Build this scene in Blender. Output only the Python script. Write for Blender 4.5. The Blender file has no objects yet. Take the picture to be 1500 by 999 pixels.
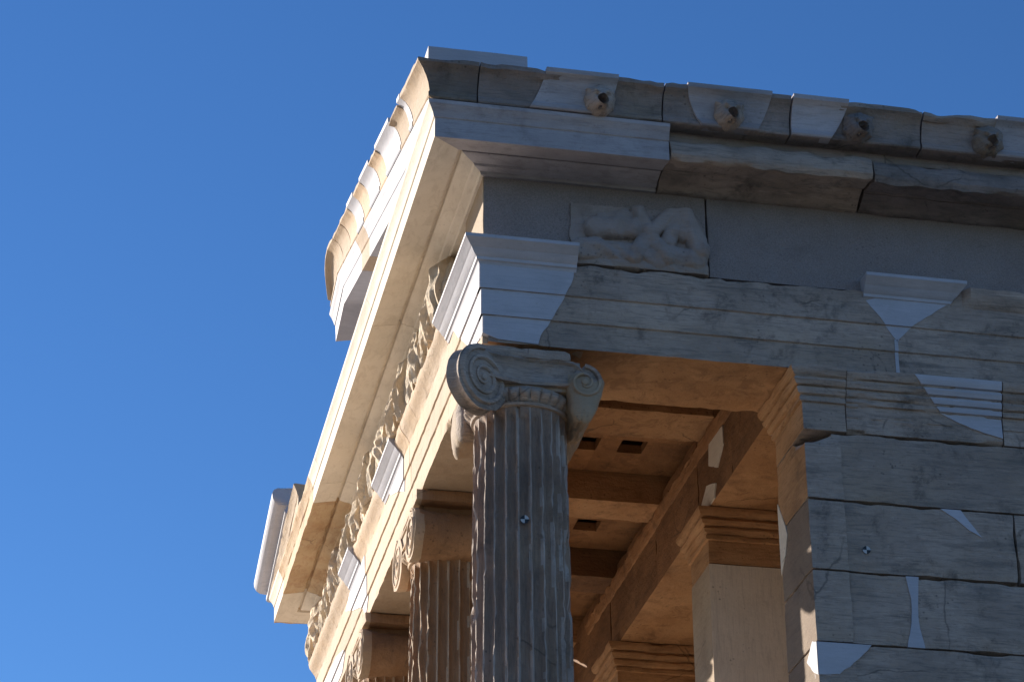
import bpy, bmesh, math, random
from mathutils import Vector, Matrix, noise
from mathutils.geometry import tessellate_polygon
from math import radians as R, sin, cos, pi, sqrt, exp
random.seed(7)
S = bpy.context.scene

# ------------------------------------------------------------------ camera
CAM = Vector((-1.7359, -8.9967, -4.7426))
yaw, pitch, roll = 0.20317, 0.47752, -0.0067
cd = bpy.data.cameras.new('camera'); cam = bpy.data.objects.new('camera', cd); S.collection.objects.link(cam)
cd.sensor_fit = 'HORIZONTAL'; cd.sensor_width = 36.0; cd.lens = 3761.0 / 1500 * 36
cd.clip_start = 0.1; cd.clip_end = 3000
fw = Vector((cos(pitch) * sin(yaw), cos(pitch) * cos(yaw), sin(pitch)))
r0 = Vector((cos(yaw), -sin(yaw), 0)); u0 = r0.cross(fw)
r1 = cos(roll) * r0 + sin(roll) * u0; u1 = -sin(roll) * r0 + cos(roll) * u0
cam.matrix_world = Matrix(((r1.x, u1.x, -fw.x, CAM.x), (r1.y, u1.y, -fw.y, CAM.y), (r1.z, u1.z, -fw.z, CAM.z), (0, 0, 0, 1)))
S.camera = cam

# ------------------------------------------------------------------ sky, sun, exposure
SUN_AZ, SUN_EL = 48.5, 19.8          # degrees south of the facade's normal, and above the horizon
sun_dir = Vector((-cos(R(SUN_AZ)) * cos(R(SUN_EL)), sin(R(SUN_AZ)) * cos(R(SUN_EL)), sin(R(SUN_EL))))
W = bpy.data.worlds.new('World'); S.world = W; W.use_nodes = True
wn = W.node_tree.nodes; wl = W.node_tree.links
bg = wn['Background']; sky = wn.new('ShaderNodeTexSky'); sky.sky_type = 'NISHITA'; sky.sun_disc = False
sky.sun_elevation = R(SUN_EL); sky.sun_rotation = math.atan2(sun_dir.x, sun_dir.y)
sky.altitude = 150; sky.air_density = 1.0; sky.dust_density = 0.0; sky.ozone_density = 5.0
hsv = wn.new('ShaderNodeHueSaturation'); hsv.inputs['Saturation'].default_value = 1.13; hsv.inputs['Hue'].default_value = 0.507
wl.new(sky.outputs[0], hsv.inputs['Color']); wl.new(hsv.outputs[0], bg.inputs[0]); bg.inputs[1].default_value = 0.09
sd = bpy.data.lights.new('sun', 'SUN'); sun = bpy.data.objects.new('sun', sd); S.collection.objects.link(sun)
sd.energy = 5.0; sd.angle = R(0.53); sd.color = (1.0, 0.90, 0.77)
sun.rotation_euler = (-sun_dir).to_track_quat('-Z', 'Y').to_euler(); sun.location = sun_dir * 40
S.view_settings.view_transform = 'Standard'; S.view_settings.look = 'None'
S.view_settings.exposure = 0.7; S.view_settings.gamma = 1.0; S.view_settings.use_curve_mapping = False
S.cycles.max_bounces = 8; S.cycles.diffuse_bounces = 5

# ------------------------------------------------------------------ materials
def stone(name, base, alt, dirt=(0.10, 0.09, 0.08), dirt_amt=0.5, vein=(0.30, 0.30, 0.32), vein_amt=0.15, bump=0.5, grain=60.0,
          rough=0.75, tint=0.12, stain=None, stain_amt=0.0, streak='H', speck=0.0, crack=0.55, pit=0.6, blot=0.0):
    m = bpy.data.materials.new(name); m.use_nodes = True
    nt = m.node_tree; N = nt.nodes; L = nt.links
    b = N['Principled BSDF']; b.inputs['Roughness'].default_value = rough; b.inputs['Specular IOR Level'].default_value = 0.3
    geo = N.new('ShaderNodeNewGeometry'); oi = N.new('ShaderNodeObjectInfo')
    add = N.new('ShaderNodeVectorMath'); add.operation = 'MULTIPLY_ADD'
    L.new(oi.outputs['Random'], add.inputs[0]); add.inputs[1].default_value = (7.3, 11.1, 3.7); L.new(geo.outputs['Position'], add.inputs[2])
    pos = add.outputs[0]
    def nz(scale, det=6, rg=0.6, vec=pos, sc=None, dist=0.0):
        if sc:
            mp = N.new('ShaderNodeMapping'); mp.inputs['Scale'].default_value = sc; L.new(vec, mp.inputs['Vector']); vec = mp.outputs[0]
        t = N.new('ShaderNodeTexNoise'); t.inputs['Scale'].default_value = scale; t.inputs['Detail'].default_value = det
        t.inputs['Roughness'].default_value = rg; t.inputs['Distortion'].default_value = dist; L.new(vec, t.inputs['Vector']); return t.outputs['Fac']
    def ramp(f, a, c):
        r = N.new('ShaderNodeMapRange'); r.inputs['From Min'].default_value = a; r.inputs['From Max'].default_value = c; r.interpolation_type = 'SMOOTHSTEP'
        L.new(f, r.inputs['Value']); return r.outputs[0]
    def mul(f, k):
        q = N.new('ShaderNodeMath'); q.operation = 'MULTIPLY'; L.new(f, q.inputs[0])
        if isinstance(k, float): q.inputs[1].default_value = k
        else: L.new(k, q.inputs[1])
        return q.outputs[0]
    def mix(f, a, c):
        x = N.new('ShaderNodeMix'); x.data_type = 'RGBA'
        L.new(f, x.inputs[0])
        for s, v in ((6, a), (7, c)):
            if isinstance(v, tuple): x.inputs[s].default_value = (*v, 1)
            else: L.new(v, x.inputs[s])
        return x.outputs[2]
    col = mix(ramp(nz(3.1, 5), 0.34, 0.66), base, alt)
    if stain:
        col = mix(mul(ramp(nz(1.9, 7, 0.65, sc=(1, 1, 1.6)), 0.45, 0.68), stain_amt), col, stain)
    sc = (1.2, 1.2, 9.0) if streak == 'H' else (9.0, 9.0, 1.0)
    col = mix(mul(ramp(nz(2.6, 7, 0.65, sc=sc, dist=0.6), 0.50, 0.72), vein_amt), col, vein)
    col = mix(mul(ramp(nz(5.5, 9, 0.72, dist=0.3), 0.52, 0.74), dirt_amt), col, dirt)
    col = mix(mul(ramp(nz(16.0, 6, 0.7, sc=sc), 0.60, 0.74), dirt_amt * 0.8), col, dirt)
    fs = (1.0, 1.0, 13.0) if streak == 'H' else (13.0, 13.0, 1.0)
    col = mix(mul(ramp(nz(9.0, 5, 0.7, sc=fs, dist=0.9), 0.50, 0.63), vein_amt * 0.75), col, vein)
    col = mix(mul(ramp(nz(7.0, 5, 0.7, sc=fs, dist=0.5), 0.56, 0.70), vein_amt * 0.55), col, tuple(min(0.9, c * 1.35) for c in base))
    if blot: col = mix(mul(mul(ramp(nz(3.3, 8, 0.75, dist=0.4), 0.54, 0.66), ramp(nz(23.0, 5, 0.7), 0.38, 0.60)), blot), col, dirt)
    if crack:
        wob = N.new('ShaderNodeTexNoise'); wob.inputs['Scale'].default_value = 5.0; wob.inputs['Detail'].default_value = 6; L.new(pos, wob.inputs['Vector'])
        off = N.new('ShaderNodeVectorMath'); off.operation = 'MULTIPLY_ADD'; L.new(wob.outputs['Color'], off.inputs[0]); off.inputs[1].default_value = (0.13, 0.13, 0.13); L.new(pos, off.inputs[2])
        vo = N.new('ShaderNodeTexVoronoi'); vo.feature = 'DISTANCE_TO_EDGE'; vo.inputs['Scale'].default_value = 1.7; L.new(off.outputs[0], vo.inputs['Vector'])
        line = N.new('ShaderNodeMapRange'); line.inputs['From Min'].default_value = 0.002; line.inputs['From Max'].default_value = 0.009; line.inputs['To Min'].default_value = 1; line.inputs['To Max'].default_value = 0
        L.new(vo.outputs['Distance'], line.inputs['Value'])
        col = mix(mul(mul(line.outputs[0], ramp(nz(2.3, 3), 0.52, 0.58)), crack), col, dirt)
    if pit:
        vp = N.new('ShaderNodeTexVoronoi'); vp.inputs['Scale'].default_value = 38.0; L.new(pos, vp.inputs['Vector'])
        dots = N.new('ShaderNodeMapRange'); dots.inputs['From Min'].default_value = 0.10; dots.inputs['From Max'].default_value = 0.24; dots.inputs['To Min'].default_value = 1; dots.inputs['To Max'].default_value = 0
        L.new(vp.outputs['Distance'], dots.inputs['Value'])
        col = mix(mul(mul(dots.outputs[0], ramp(nz(4.3, 4), 0.52, 0.62)), pit), col, dirt)
    col = mix(mul(ramp(nz(grain * 2.2, 3, 0.6), 0.30, 0.75), 0.10 + speck), col, tuple(c * 0.45 for c in base))
    hs = N.new('ShaderNodeHueSaturation'); L.new(col, hs.inputs['Color'])
    mr = N.new('ShaderNodeMapRange'); mr.inputs['To Min'].default_value = 1 - tint; mr.inputs['To Max'].default_value = 1 + tint
    L.new(oi.outputs['Random'], mr.inputs['Value'])
    mr2 = N.new('ShaderNodeMapRange'); mr2.inputs['To Min'].default_value = 1 - tint; mr2.inputs['To Max'].default_value = 1 + tint
    L.new(geo.outputs['Random Per Island'], mr2.inputs['Value'])
    L.new(mul(mr.outputs[0], mr2.outputs[0]), hs.inputs['Value']); L.new(hs.outputs[0], b.inputs['Base Color'])
    h1 = nz(grain, 8, 0.7); h2 = nz(9.0, 6, 0.6)
    ad = N.new('ShaderNodeMath'); ad.operation = 'MULTIPLY_ADD'; L.new(h2, ad.inputs[0]); ad.inputs[1].default_value = 2.0; L.new(h1, ad.inputs[2])
    bp = N.new('ShaderNodeBump'); bp.inputs['Strength'].default_value = bump; bp.inputs['Distance'].default_value = 0.012
    L.new(ad.outputs[0], bp.inputs['Height']); L.new(bp.outputs[0], b.inputs['Normal'])
    return m

M = {}
M['new'] = stone('new_white_marble', (0.49, 0.485, 0.53), (0.42, 0.415, 0.455), vein=(0.33, 0.34, 0.38), vein_amt=0.45, crack=0.0, pit=0.25, dirt=(0.30, 0.27, 0.23), dirt_amt=0.2, bump=0.12, grain=80, rough=0.6, tint=0.04)
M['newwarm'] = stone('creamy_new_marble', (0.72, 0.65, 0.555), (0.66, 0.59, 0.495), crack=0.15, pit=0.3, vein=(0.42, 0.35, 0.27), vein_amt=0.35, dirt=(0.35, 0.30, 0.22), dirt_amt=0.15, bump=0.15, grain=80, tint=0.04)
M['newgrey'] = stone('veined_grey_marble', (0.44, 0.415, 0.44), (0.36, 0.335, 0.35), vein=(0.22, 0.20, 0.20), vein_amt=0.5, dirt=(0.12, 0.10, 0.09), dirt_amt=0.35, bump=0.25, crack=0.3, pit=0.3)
M['grey'] = stone('old_grey_marble', (0.47, 0.375, 0.315), (0.325, 0.258, 0.216), vein=(0.17, 0.15, 0.135), vein_amt=0.75, dirt=(0.06, 0.052, 0.05), dirt_amt=0.85, bump=0.6, tint=0.07, blot=0.55, stain=(0.42, 0.32, 0.24), stain_amt=0.6)
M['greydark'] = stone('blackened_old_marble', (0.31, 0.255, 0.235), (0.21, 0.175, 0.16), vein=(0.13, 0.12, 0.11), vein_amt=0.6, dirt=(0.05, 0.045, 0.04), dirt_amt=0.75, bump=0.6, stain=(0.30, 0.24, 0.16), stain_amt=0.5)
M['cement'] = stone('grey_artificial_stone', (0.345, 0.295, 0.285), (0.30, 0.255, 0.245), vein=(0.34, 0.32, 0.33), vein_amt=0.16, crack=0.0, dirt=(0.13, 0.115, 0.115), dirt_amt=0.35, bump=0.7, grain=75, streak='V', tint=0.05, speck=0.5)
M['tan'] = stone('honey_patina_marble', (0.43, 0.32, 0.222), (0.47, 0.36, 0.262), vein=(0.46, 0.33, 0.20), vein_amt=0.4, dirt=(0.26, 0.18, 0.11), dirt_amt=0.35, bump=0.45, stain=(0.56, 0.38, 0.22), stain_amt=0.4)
M['relief'] = stone('brown_weathered_marble', (0.66, 0.52, 0.36), (0.72, 0.60, 0.45), vein=(0.42, 0.30, 0.17), vein_amt=0.4, dirt=(0.24, 0.16, 0.09), dirt_amt=0.4, bump=0.7, streak='V')
M['orange'] = stone('orange_patina_marble', (0.50, 0.28, 0.135), (0.38, 0.195, 0.085), vein=(0.22, 0.11, 0.05), vein_amt=0.7, dirt=(0.06, 0.035, 0.02), dirt_amt=0.6, bump=0.5, stain=(0.50, 0.30, 0.155), stain_amt=0.5)
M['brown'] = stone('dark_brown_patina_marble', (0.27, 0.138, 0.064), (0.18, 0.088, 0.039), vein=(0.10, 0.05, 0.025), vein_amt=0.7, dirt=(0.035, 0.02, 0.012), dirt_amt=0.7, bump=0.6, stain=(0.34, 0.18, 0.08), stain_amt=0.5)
M['rust'] = stone('red_brown_patina_marble', (0.30, 0.168, 0.088), (0.36, 0.215, 0.12), vein=(0.20, 0.11, 0.055), vein_amt=0.5, dirt=(0.07, 0.045, 0.03), dirt_amt=0.5, bump=0.5, stain=(0.28, 0.16, 0.08), stain_amt=0.5, streak='V')
M['column'] = stone('dark_grey_column_marble', (0.33, 0.235, 0.18), (0.24, 0.168, 0.128), vein=(0.13, 0.10, 0.085), vein_amt=0.6, dirt=(0.06, 0.05, 0.045), dirt_amt=0.55, bump=0.6, stain=(0.30, 0.22, 0.15), stain_amt=0.5, streak='V')
M['arris'] = stone('bleached_chipped_marble', (0.44, 0.36, 0.31), (0.30, 0.235, 0.20), vein=(0.2, 0.16, 0.13), vein_amt=0.5, dirt=(0.10, 0.08, 0.07), dirt_amt=0.6, bump=0.5, streak='V', crack=0.0)
M['pillar'] = stone('smooth_pale_pillar_marble', (0.80, 0.70, 0.57), (0.74, 0.64, 0.51), vein=(0.3, 0.25, 0.2), vein_amt=0.25, dirt=(0.2, 0.15, 0.1), dirt_amt=0.2, bump=0.15, streak='V')
M['coffer'] = stone('dark_orange_marble', (0.34, 0.17, 0.072), (0.25, 0.12, 0.05), vein=(0.14, 0.065, 0.03), vein_amt=0.6, dirt=(0.04, 0.022, 0.014), dirt_amt=0.75, bump=0.5, stain=(0.42, 0.22, 0.10), stain_amt=0.5)
M['tan2'] = stone('pale_tan_marble', (0.40, 0.31, 0.22), (0.34, 0.25, 0.17), vein=(0.24, 0.17, 0.11), vein_amt=0.35, dirt=(0.14, 0.10, 0.07), dirt_amt=0.35, bump=0.4)
M['pier'] = stone('shaded_brown_marble', (0.21, 0.155, 0.11), (0.17, 0.12, 0.085), vein=(0.12, 0.08, 0.055), vein_amt=0.4, dirt=(0.07, 0.05, 0.035), dirt_amt=0.4, bump=0.4)
M['carved'] = stone('worn_carved_marble', (0.36, 0.305, 0.285), (0.28, 0.236, 0.22), vein=(0.2, 0.16, 0.14), vein_amt=0.3, dirt=(0.09, 0.075, 0.065), dirt_amt=0.5, bump=0.5, crack=0.0, stain=(0.42, 0.32, 0.22), stain_amt=0.4)
M['soot'] = stone('rust_stained_marble', (0.55, 0.42, 0.27), (0.48, 0.34, 0.20), vein=(0.30, 0.12, 0.05), vein_amt=0.4, dirt=(0.14, 0.06, 0.03), dirt_amt=0.6, bump=0.35, stain=(0.42, 0.22, 0.08), stain_amt=0.55)
M['pave'] = stone('pale_paving_marble', (0.80, 0.68, 0.52), (0.75, 0.63, 0.47), crack=0.3, pit=0.2, dirt_amt=0.12, bump=0.3)
M['soil'] = stone('dry_limestone_ground', (0.15, 0.135, 0.10), (0.11, 0.105, 0.07), dirt=(0.06, 0.07, 0.035), dirt_amt=0.5, bump=0.6)
def flat(name, c, rough=0.5):
    m = bpy.data.materials.new(name); m.use_nodes = True; b = m.node_tree.nodes['Principled BSDF']
    b.inputs['Base Color'].default_value = (*c, 1); b.inputs['Roughness'].default_value = rough; return m
M['black'] = flat('black_ink', (0.012, 0.012, 0.014)); M['white'] = flat('white_paper', (0.45, 0.45, 0.45))

# ------------------------------------------------------------------ helpers
COL = S.collection
def link(name, bm, mat, parent=None, smooth=None, label=None, kind=None):
    bmesh.ops.recalc_face_normals(bm, faces=bm.faces)
    me = bpy.data.meshes.new(name); bm.to_mesh(me); bm.free()
    me.materials.append(M[mat] if isinstance(mat, str) else mat)
    if smooth is not None:
        me.shade_smooth(); me.set_sharp_from_angle(angle=R(smooth))
    o = bpy.data.objects.new(name, me); COL.objects.link(o)
    if parent: o.parent = parent
    if label: o['label'] = label
    if kind: o['kind'] = kind
    return o
def n1(p, f, s=0.0): return noise.noise(Vector((p[0] * f + s, p[1] * f - s * 1.7, p[2] * f + s * 0.6)))
def fr(p, f, s=0.0, o=4): return noise.fractal(Vector((p[0] * f + s, p[1] * f - s, p[2] * f + s * .5)), 1.0, 2.0, o)

def block(bm, lo, hi, step=0.04, chip=(0.001, 0.012), rough=0.0012, seed=0.0, freq=9.0, fn=None):
    """a stone block whose edges are worn by an uneven radius"""
    lo = Vector(lo); hi = Vector(hi); d = hi - lo
    n = [max(1, min(60, int(round(d[i] / step)))) for i in range(3)]
    ck = {}
    def coord(i, k):
        t = k / n[i]; return lo[i] + d[i] * t
    def v(i, j, k):
        key = (i, j, k)
        if key in ck: return ck[key]
        p = Vector((coord(0, i), coord(1, j), coord(2, k)))
        w = 0.5 + 0.9 * fr(p, freq, seed)
        w = max(0, min(1, w)); w = w * w
        r = chip[0] + (chip[1] - chip[0]) * w
        r = min(r, min(d) * 0.45)
        q = Vector([min(max(p[a], lo[a] + r), hi[a] - r) for a in range(3)])
        e = p - q
        if e.length > r and e.length > 1e-9: p = q + e * (r / e.length)
        if rough: p = p + Vector((n1(p, 14, seed + 3), n1(p, 14, seed + 8), n1(p, 14, seed + 5))) * rough
        if fn: p = fn(p)
        ck[key] = bm.verts.new(p); return ck[key]
    X, Y, Z = n
    for a in range(X):
        for b in range(Y):
            bm.faces.new((v(a, b, 0), v(a, b + 1, 0), v(a + 1, b + 1, 0), v(a + 1, b, 0)))
            bm.faces.new((v(a, b, Z), v(a + 1, b, Z), v(a + 1, b + 1, Z), v(a, b + 1, Z)))
    for a in range(X):
        for c in range(Z):
            bm.faces.new((v(a, 0, c), v(a + 1, 0, c), v(a + 1, 0, c + 1), v(a, 0, c + 1)))
            bm.faces.new((v(a, Y, c), v(a, Y, c + 1), v(a + 1, Y, c + 1), v(a + 1, Y, c)))
    for b in range(Y):
        for c in range(Z):
            bm.faces.new((v(0, b, c), v(0, b, c + 1), v(0, b + 1, c + 1), v(0, b + 1, c)))
            bm.faces.new((v(X, b, c), v(X, b + 1, c), v(X, b + 1, c + 1), v(X, b, c + 1)))
    return bm
def blk(name, lo, hi, mat, parent, label=None, **k):
    return link(name, block(bmesh.new(), lo, hi, **k), mat, parent, 35, label)

def sweep(bm, prof, path, step=0.05, pstep=0.03, chip=0.0, rough=0.0, seed=0.0, fn=None, cfreq=7.0):
    """moulding: closed profile [(out, z)] carried along a plan path, mitred at its corners; outward = right of travel"""
    pr = []; n = len(prof)
    for i in range(n):
        a = prof[i]; b = prof[(i + 1) % n]; pa = prof[i - 1]
        d0 = Vector((a[0] - pa[0], a[1] - pa[1])); d1 = Vector((b[0] - a[0], b[1] - a[1]))
        ang = abs(d0.angle_signed(d1, 0)) if d0.length > 1e-9 and d1.length > 1e-9 else 0
        inn = Vector((-(d0.normalized() - d1.normalized()).x, -(d0.normalized() - d1.normalized()).y)) if d0.length > 1e-9 and d1.length > 1e-9 else Vector((0, 0))
        pr.append((a[0], a[1], a[2] if len(a) > 2 else min(1, ang / 1.4), inn))
        m = max(1, int(math.ceil(d1.length / pstep)))
        for k in range(1, m): pr.append((a[0] + d1.x * k / m, a[1] + d1.y * k / m, 0.0, Vector((0, 0))))
    P = [Vector(p if len(p) == 3 else (*p, 0)) for p in path]
    samp = []
    for i in range(len(P)):
        dirs = []
        if i > 0: dirs.append((P[i] - P[i - 1]).xy.normalized())
        if i < len(P) - 1: dirs.append((P[i + 1] - P[i]).xy.normalized())
        nr = [Vector((d.y, -d.x)) for d in dirs]
        if len(nr) == 2:
            b = nr[0] + nr[1]; b = b / (1 + nr[0].dot(nr[1]))
        else: b = nr[0]
        samp.append((P[i], b))
        if i < len(P) - 1:
            Ls = (P[i + 1] - P[i]).length; m = max(1, int(round(Ls / step))); d = (P[i + 1] - P[i]).xy.normalized(); nn = Vector((d.y, -d.x))
            for k in range(1, m): samp.append((P[i].lerp(P[i + 1], k / m), nn))
    rings = []
    for q, b in samp:
        ring = []
        for (o, z, wgt, inn) in pr:
            oo, zz = o, z
            if chip and wgt > 0.15:
                t = fr((q.x + o, q.y, q.z + z * 3), cfreq, seed + z * 13) * 1.1 + 0.05
                t = max(0, t) * chip * wgt
                oo += inn.x * t; zz += inn.y * t
            p = Vector((q.x + b.x * oo, q.y + b.y * oo, q.z + zz))
            if rough: p = p + Vector((n1(p, 16, seed), n1(p, 16, seed + 4), n1(p, 16, seed + 9))) * rough
            if fn: p = fn(p)
            ring.append(bm.verts.new(p))
        rings.append(ring)
    k = len(pr)
    for a, b in zip(rings[:-1], rings[1:]):
        for i in range(k): bm.faces.new((a[i], a[(i + 1) % k], b[(i + 1) % k], b[i]))
    if (P[0] - P[-1]).length > 1e-6 or True:
        for rg in (rings[0], rings[-1]):
            for t in tessellate_polygon([[Vector((o, z, 0)) for o, z, _, _ in pr]]):
                try: bm.faces.new([rg[i] for i in t])
                except ValueError: pass
    return bm
def swp(name, prof, path, mat, parent, label=None, smooth=30, **k):
    return link(name, sweep(bmesh.new(), prof, path, **k), mat, parent, smooth, label)

def clipz(poly, zlo, zhi):
    for sgn, lim in ((1, zlo), (-1, -zhi)):
        out = []
        for i in range(len(poly)):
            a = poly[i]; b = poly[(i + 1) % len(poly)]
            fa = sgn * a[1] - lim; fb = sgn * b[1] - lim
            if fa >= 0: out.append(a)
            if fa * fb < 0:
                t = fa / (fa - fb); out.append((a[0] + (b[0] - a[0]) * t, a[1] + (b[1] - a[1]) * t))
        poly = out
        if len(poly) < 3: return []
    return poly
def inlay(bm, poly, bands, face, depth=0.04, proud=0.0025, corner=0.0):
    """a let-in piece of new stone: polygon (along, z) in a wall plane, stepped like the fascias; face(along, z, out) -> point"""
    pp = []
    for i, a in enumerate(poly):
        b = poly[(i + 1) % len(poly)]; ln = math.hypot(b[0] - a[0], b[1] - a[1]); m = max(1, int(ln / 0.025)); pp.append(a)
        edge = (abs(b[1] - a[1]) < 0.012 or abs(b[0] - a[0]) < 1e-4)
        for k in range(1, m):
            t = k / m; q = (a[0] + (b[0] - a[0]) * t, a[1] + (b[1] - a[1]) * t); w = 0 if edge else 0.005
            pp.append((q[0] + w * n1((q[0], q[1], 0), 30, 1), q[1] + w * n1((q[0], q[1], 0), 30, 5)))
    poly = pp
    for zlo, zhi, out in bands:
        q = clipz(poly, zlo, zhi)
        if not q: continue
        if corner: q = [(-(out + proud) + corner if abs(a) < 1e-6 else a, z) for a, z in q]
        f = [bm.verts.new(face(a, z, out + proud)) for a, z in q]; bk = [bm.verts.new(face(a, z, out - depth)) for a, z in q]
        bm.faces.new(f); bm.faces.new(bk[::-1])
        for i in range(len(q)): bm.faces.new((f[i], f[(i + 1) % len(q)], bk[(i + 1) % len(q)], bk[i]))
    return bm
def north(y0=0.0): return lambda a, z, o: Vector((a, y0 - o, z))
def east(x0=0.0): return lambda a, z, o: Vector((x0 - o, a, z))

def tube(bm, pts, rad, seg=6):
    rings = []
    for i, p in enumerate(pts):
        t = (pts[min(i + 1, len(pts) - 1)] - pts[max(i - 1, 0)]).normalized()
        a = t.orthogonal().normalized() if i == 0 else (rings_a - t * rings_a.dot(t)).normalized()
        rings_a = a; b = t.cross(a); r = rad[i] if isinstance(rad, list) else rad
        rings.append([bm.verts.new(p + (a * cos(2 * pi * k / seg) + b * sin(2 * pi * k / seg)) * r) for k in range(seg)])
    for a, b in zip(rings[:-1], rings[1:]):
        for k in range(seg): bm.faces.new((a[k], a[(k + 1) % seg], b[(k + 1) % seg], b[k]))
    bm.faces.new(rings[0][::-1]); bm.faces.new(rings[-1])
def revolve(bm, axis_o, ax, up, stations, seg=32, wob=0.0, seed=0.0, bump=None):
    """surface of revolution: stations = [(along, radius)]"""
    side = ax.cross(up); rings = []
    for (s, r) in stations:
        ring = []
        for k in range(seg):
            th = 2 * pi * k / seg; rr = r + (bump(s, th) if bump else 0)
            p = axis_o + ax * s + (up * cos(th) + side * sin(th)) * rr
            if wob: p += Vector((n1(p, 20, seed), n1(p, 20, seed + 3), n1(p, 20, seed + 6))) * wob
            ring.append(bm.verts.new(p))
        rings.append(ring)
    for a, b in zip(rings[:-1], rings[1:]):
        for k in range(seg): bm.faces.new((a[k], a[(k + 1) % seg], b[(k + 1) % seg], b[k]))
    bm.faces.new(rings[0][::-1]); bm.faces.new(rings[-1])

def two_tone(o, other, test):
    """a second colour on the tested faces: patina, and light and shade painted in"""
    o.data.materials.append(M[other])
    for f in o.data.polygons:
        if test(f.center): f.material_index = 1

# ------------------------------------------------------------------ ground
FLOOR = -3.50
bm = bmesh.new(); g = 1500
bm.faces.new([bm.verts.new(v) for v in ((-g, -g, -6.3), (g, -g, -6.3), (g, g, -6.3), (-g, g, -6.3))])
link('ground', bm, 'soil', kind='structure')
bm = block(bmesh.new(), (-45, -1.2, -6.6), (12, 45, -4.25), step=1.0, chip=(0.01, 0.05), rough=0.01)
link('terrace', bm, 'pave', None, 35, kind='structure')

# ------------------------------------------------------------------ the temple
T = bpy.data.objects.new('temple', None); COL.objects.link(T); T.location = (0, 0, 0)
T['label'] = 'small ancient marble temple corner with fluted Ionic columns, broken pediment and patched white repairs'
T['category'] = 'temple'
WA = 0.44; LE = 5.02; XW = 5.2
for i in range(3):
    e = 0.12 + 0.25 * i
    blk('step', (-e, -e, FLOOR - 0.25 * (i + 1)), (XW + e, LE + e, FLOOR - 0.25 * i - (0.002 if i else 0)), 'pave', T, step=0.3, chip=(0.003, 0.02))

# ---- columns
def shaft(cx, cy, seed):
    bm = bmesh.new(); NF = 24; per = 8; n = NF * per; z1 = -0.262; z0 = FLOOR + 0.22
    rows = 110; rings = []
    for j in range(rows + 1):
        t = j / rows; z = z1 + (z0 - z1) * t
        rad = 0.187 + 0.034 * t ** 0.9
        fade = min(1, max(0, (z1 - 0.028 - z) / 0.02)) if t < .5 else min(1, max(0, (z - z0 - .04) / .03))
        ring = []
        for k in range(n):
            th = 2 * pi * k / n; ph = (k % per) / per
            c = 0.0 if ph < 0.14 else sin(pi * (ph - 0.07) / 0.93)
            top = 0.0
            if z > z1 - 0.06: top = max(0, (z - (z1 - 0.06 + 0.035 * sin(pi * ph))) / 0.03); top = min(1, top)
            dep = 0.026 * max(0, c) ** 0.7 * fade * (1 - top)
            p = Vector((cos(th), sin(th), z))
            if ph < 0.25 or ph > 0.9:        # chipped arrises
                q = (cos(th) * 2 + seed, sin(th) * 2, z * 3.0)
                w = fr(q, 2.6, seed) * 1.2 - 0.08
                w2 = fr((q[0] * 3, q[1] * 3, z * 9), 3.1, seed + 5) - .1
                dep += max(0, w) * 0.020 + max(0, w2) * 0.010
            rr = rad - dep + 0.0015 * n1((cos(th), sin(th), z), 7, seed)
            ring.append(bm.verts.new((cx + cos(th) * rr, cy + sin(th) * rr, z)))
        rings.append(ring)
    for a, b in zip(rings[:-1], rings[1:]):
        for k in range(n):
            f = bm.faces.new((a[k], b[k], b[(k + 1) % n], a[(k + 1) % n]))
            if k % per == 0 or (k % per == 7 and n1((k, 0, a[k].co.z), 6.0, seed) > 0.12): f.material_index = 1
    bm.faces.new(rings[0]); bm.faces.new(rings[-1][::-1])
    return bm
def echinus(bm, cx, cy, seed):
    def bp(s, th):
        if -0.262 < s < -0.205: return 0.024 * (abs(cos(15 * th)) ** 0.7 - 0.6) * (1 - abs((s + 0.232) / 0.03)) + 0.003 * n1((cos(th) * 2, sin(th) * 2, s), 9, seed)
        return 0.0
    revolve(bm, Vector((cx, cy, 0)), Vector((0, 0, 1)), Vector((1, 0, 0)),
            [(-0.275, 0.186), (-0.272, 0.198), (-0.262, 0.201), (-0.258, 0.194), (-0.252, 0.200), (-0.246, 0.206), (-0.240, 0.211), (-0.233, 0.216), (-0.226, 0.220), (-0.22, 0.222), (-0.205, 0.220), (-0.19, 0.20), (-0.06, 0.19)], 360, bump=bp)
def spiral(bm, c, ex, ez, nrm, r0, turns=2.6, w=0.0075, start=pi / 2, ccw=1, rad_in=0.016):
    pts = []; rr = []
    N = int(turns * 28)
    for i in range(N + 1):
        t = i / N; r = r0 * (1 - t) ** 1.0 + rad_in * t; th = start + ccw * 2 * pi * turns * t
        pts.append(c + ex * (r * cos(th)) + ez * (r * sin(th)) + nrm * 0.001); rr.append(w * (1 - 0.5 * t))
    tube(bm, pts, rr, 6)
    eye = [(0.0, 0.016), (0.008, 0.013), (0.011, 0.006)]
    revolve(bm, c, nrm, ez, [(-0.002, 0.017)] + eye, 14)
def bolster(bm, o, ax, half, rend, rmid, seed, up=Vector((0, 0, 1))):
    st = []
    for i in range(21):
        u = -1 + 2 * i / 20; r = rmid + (rend - rmid) * abs(u) ** 2.2
        if abs(abs(u) - 0.25) < 0.06 or abs(u) < .02: r += 0.004
        if i in (0, 20): r -= 0.006
        st.append((u * half, r))
    revolve(bm, o, ax, up, st, 36, wob=0.005, seed=seed)
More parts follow.
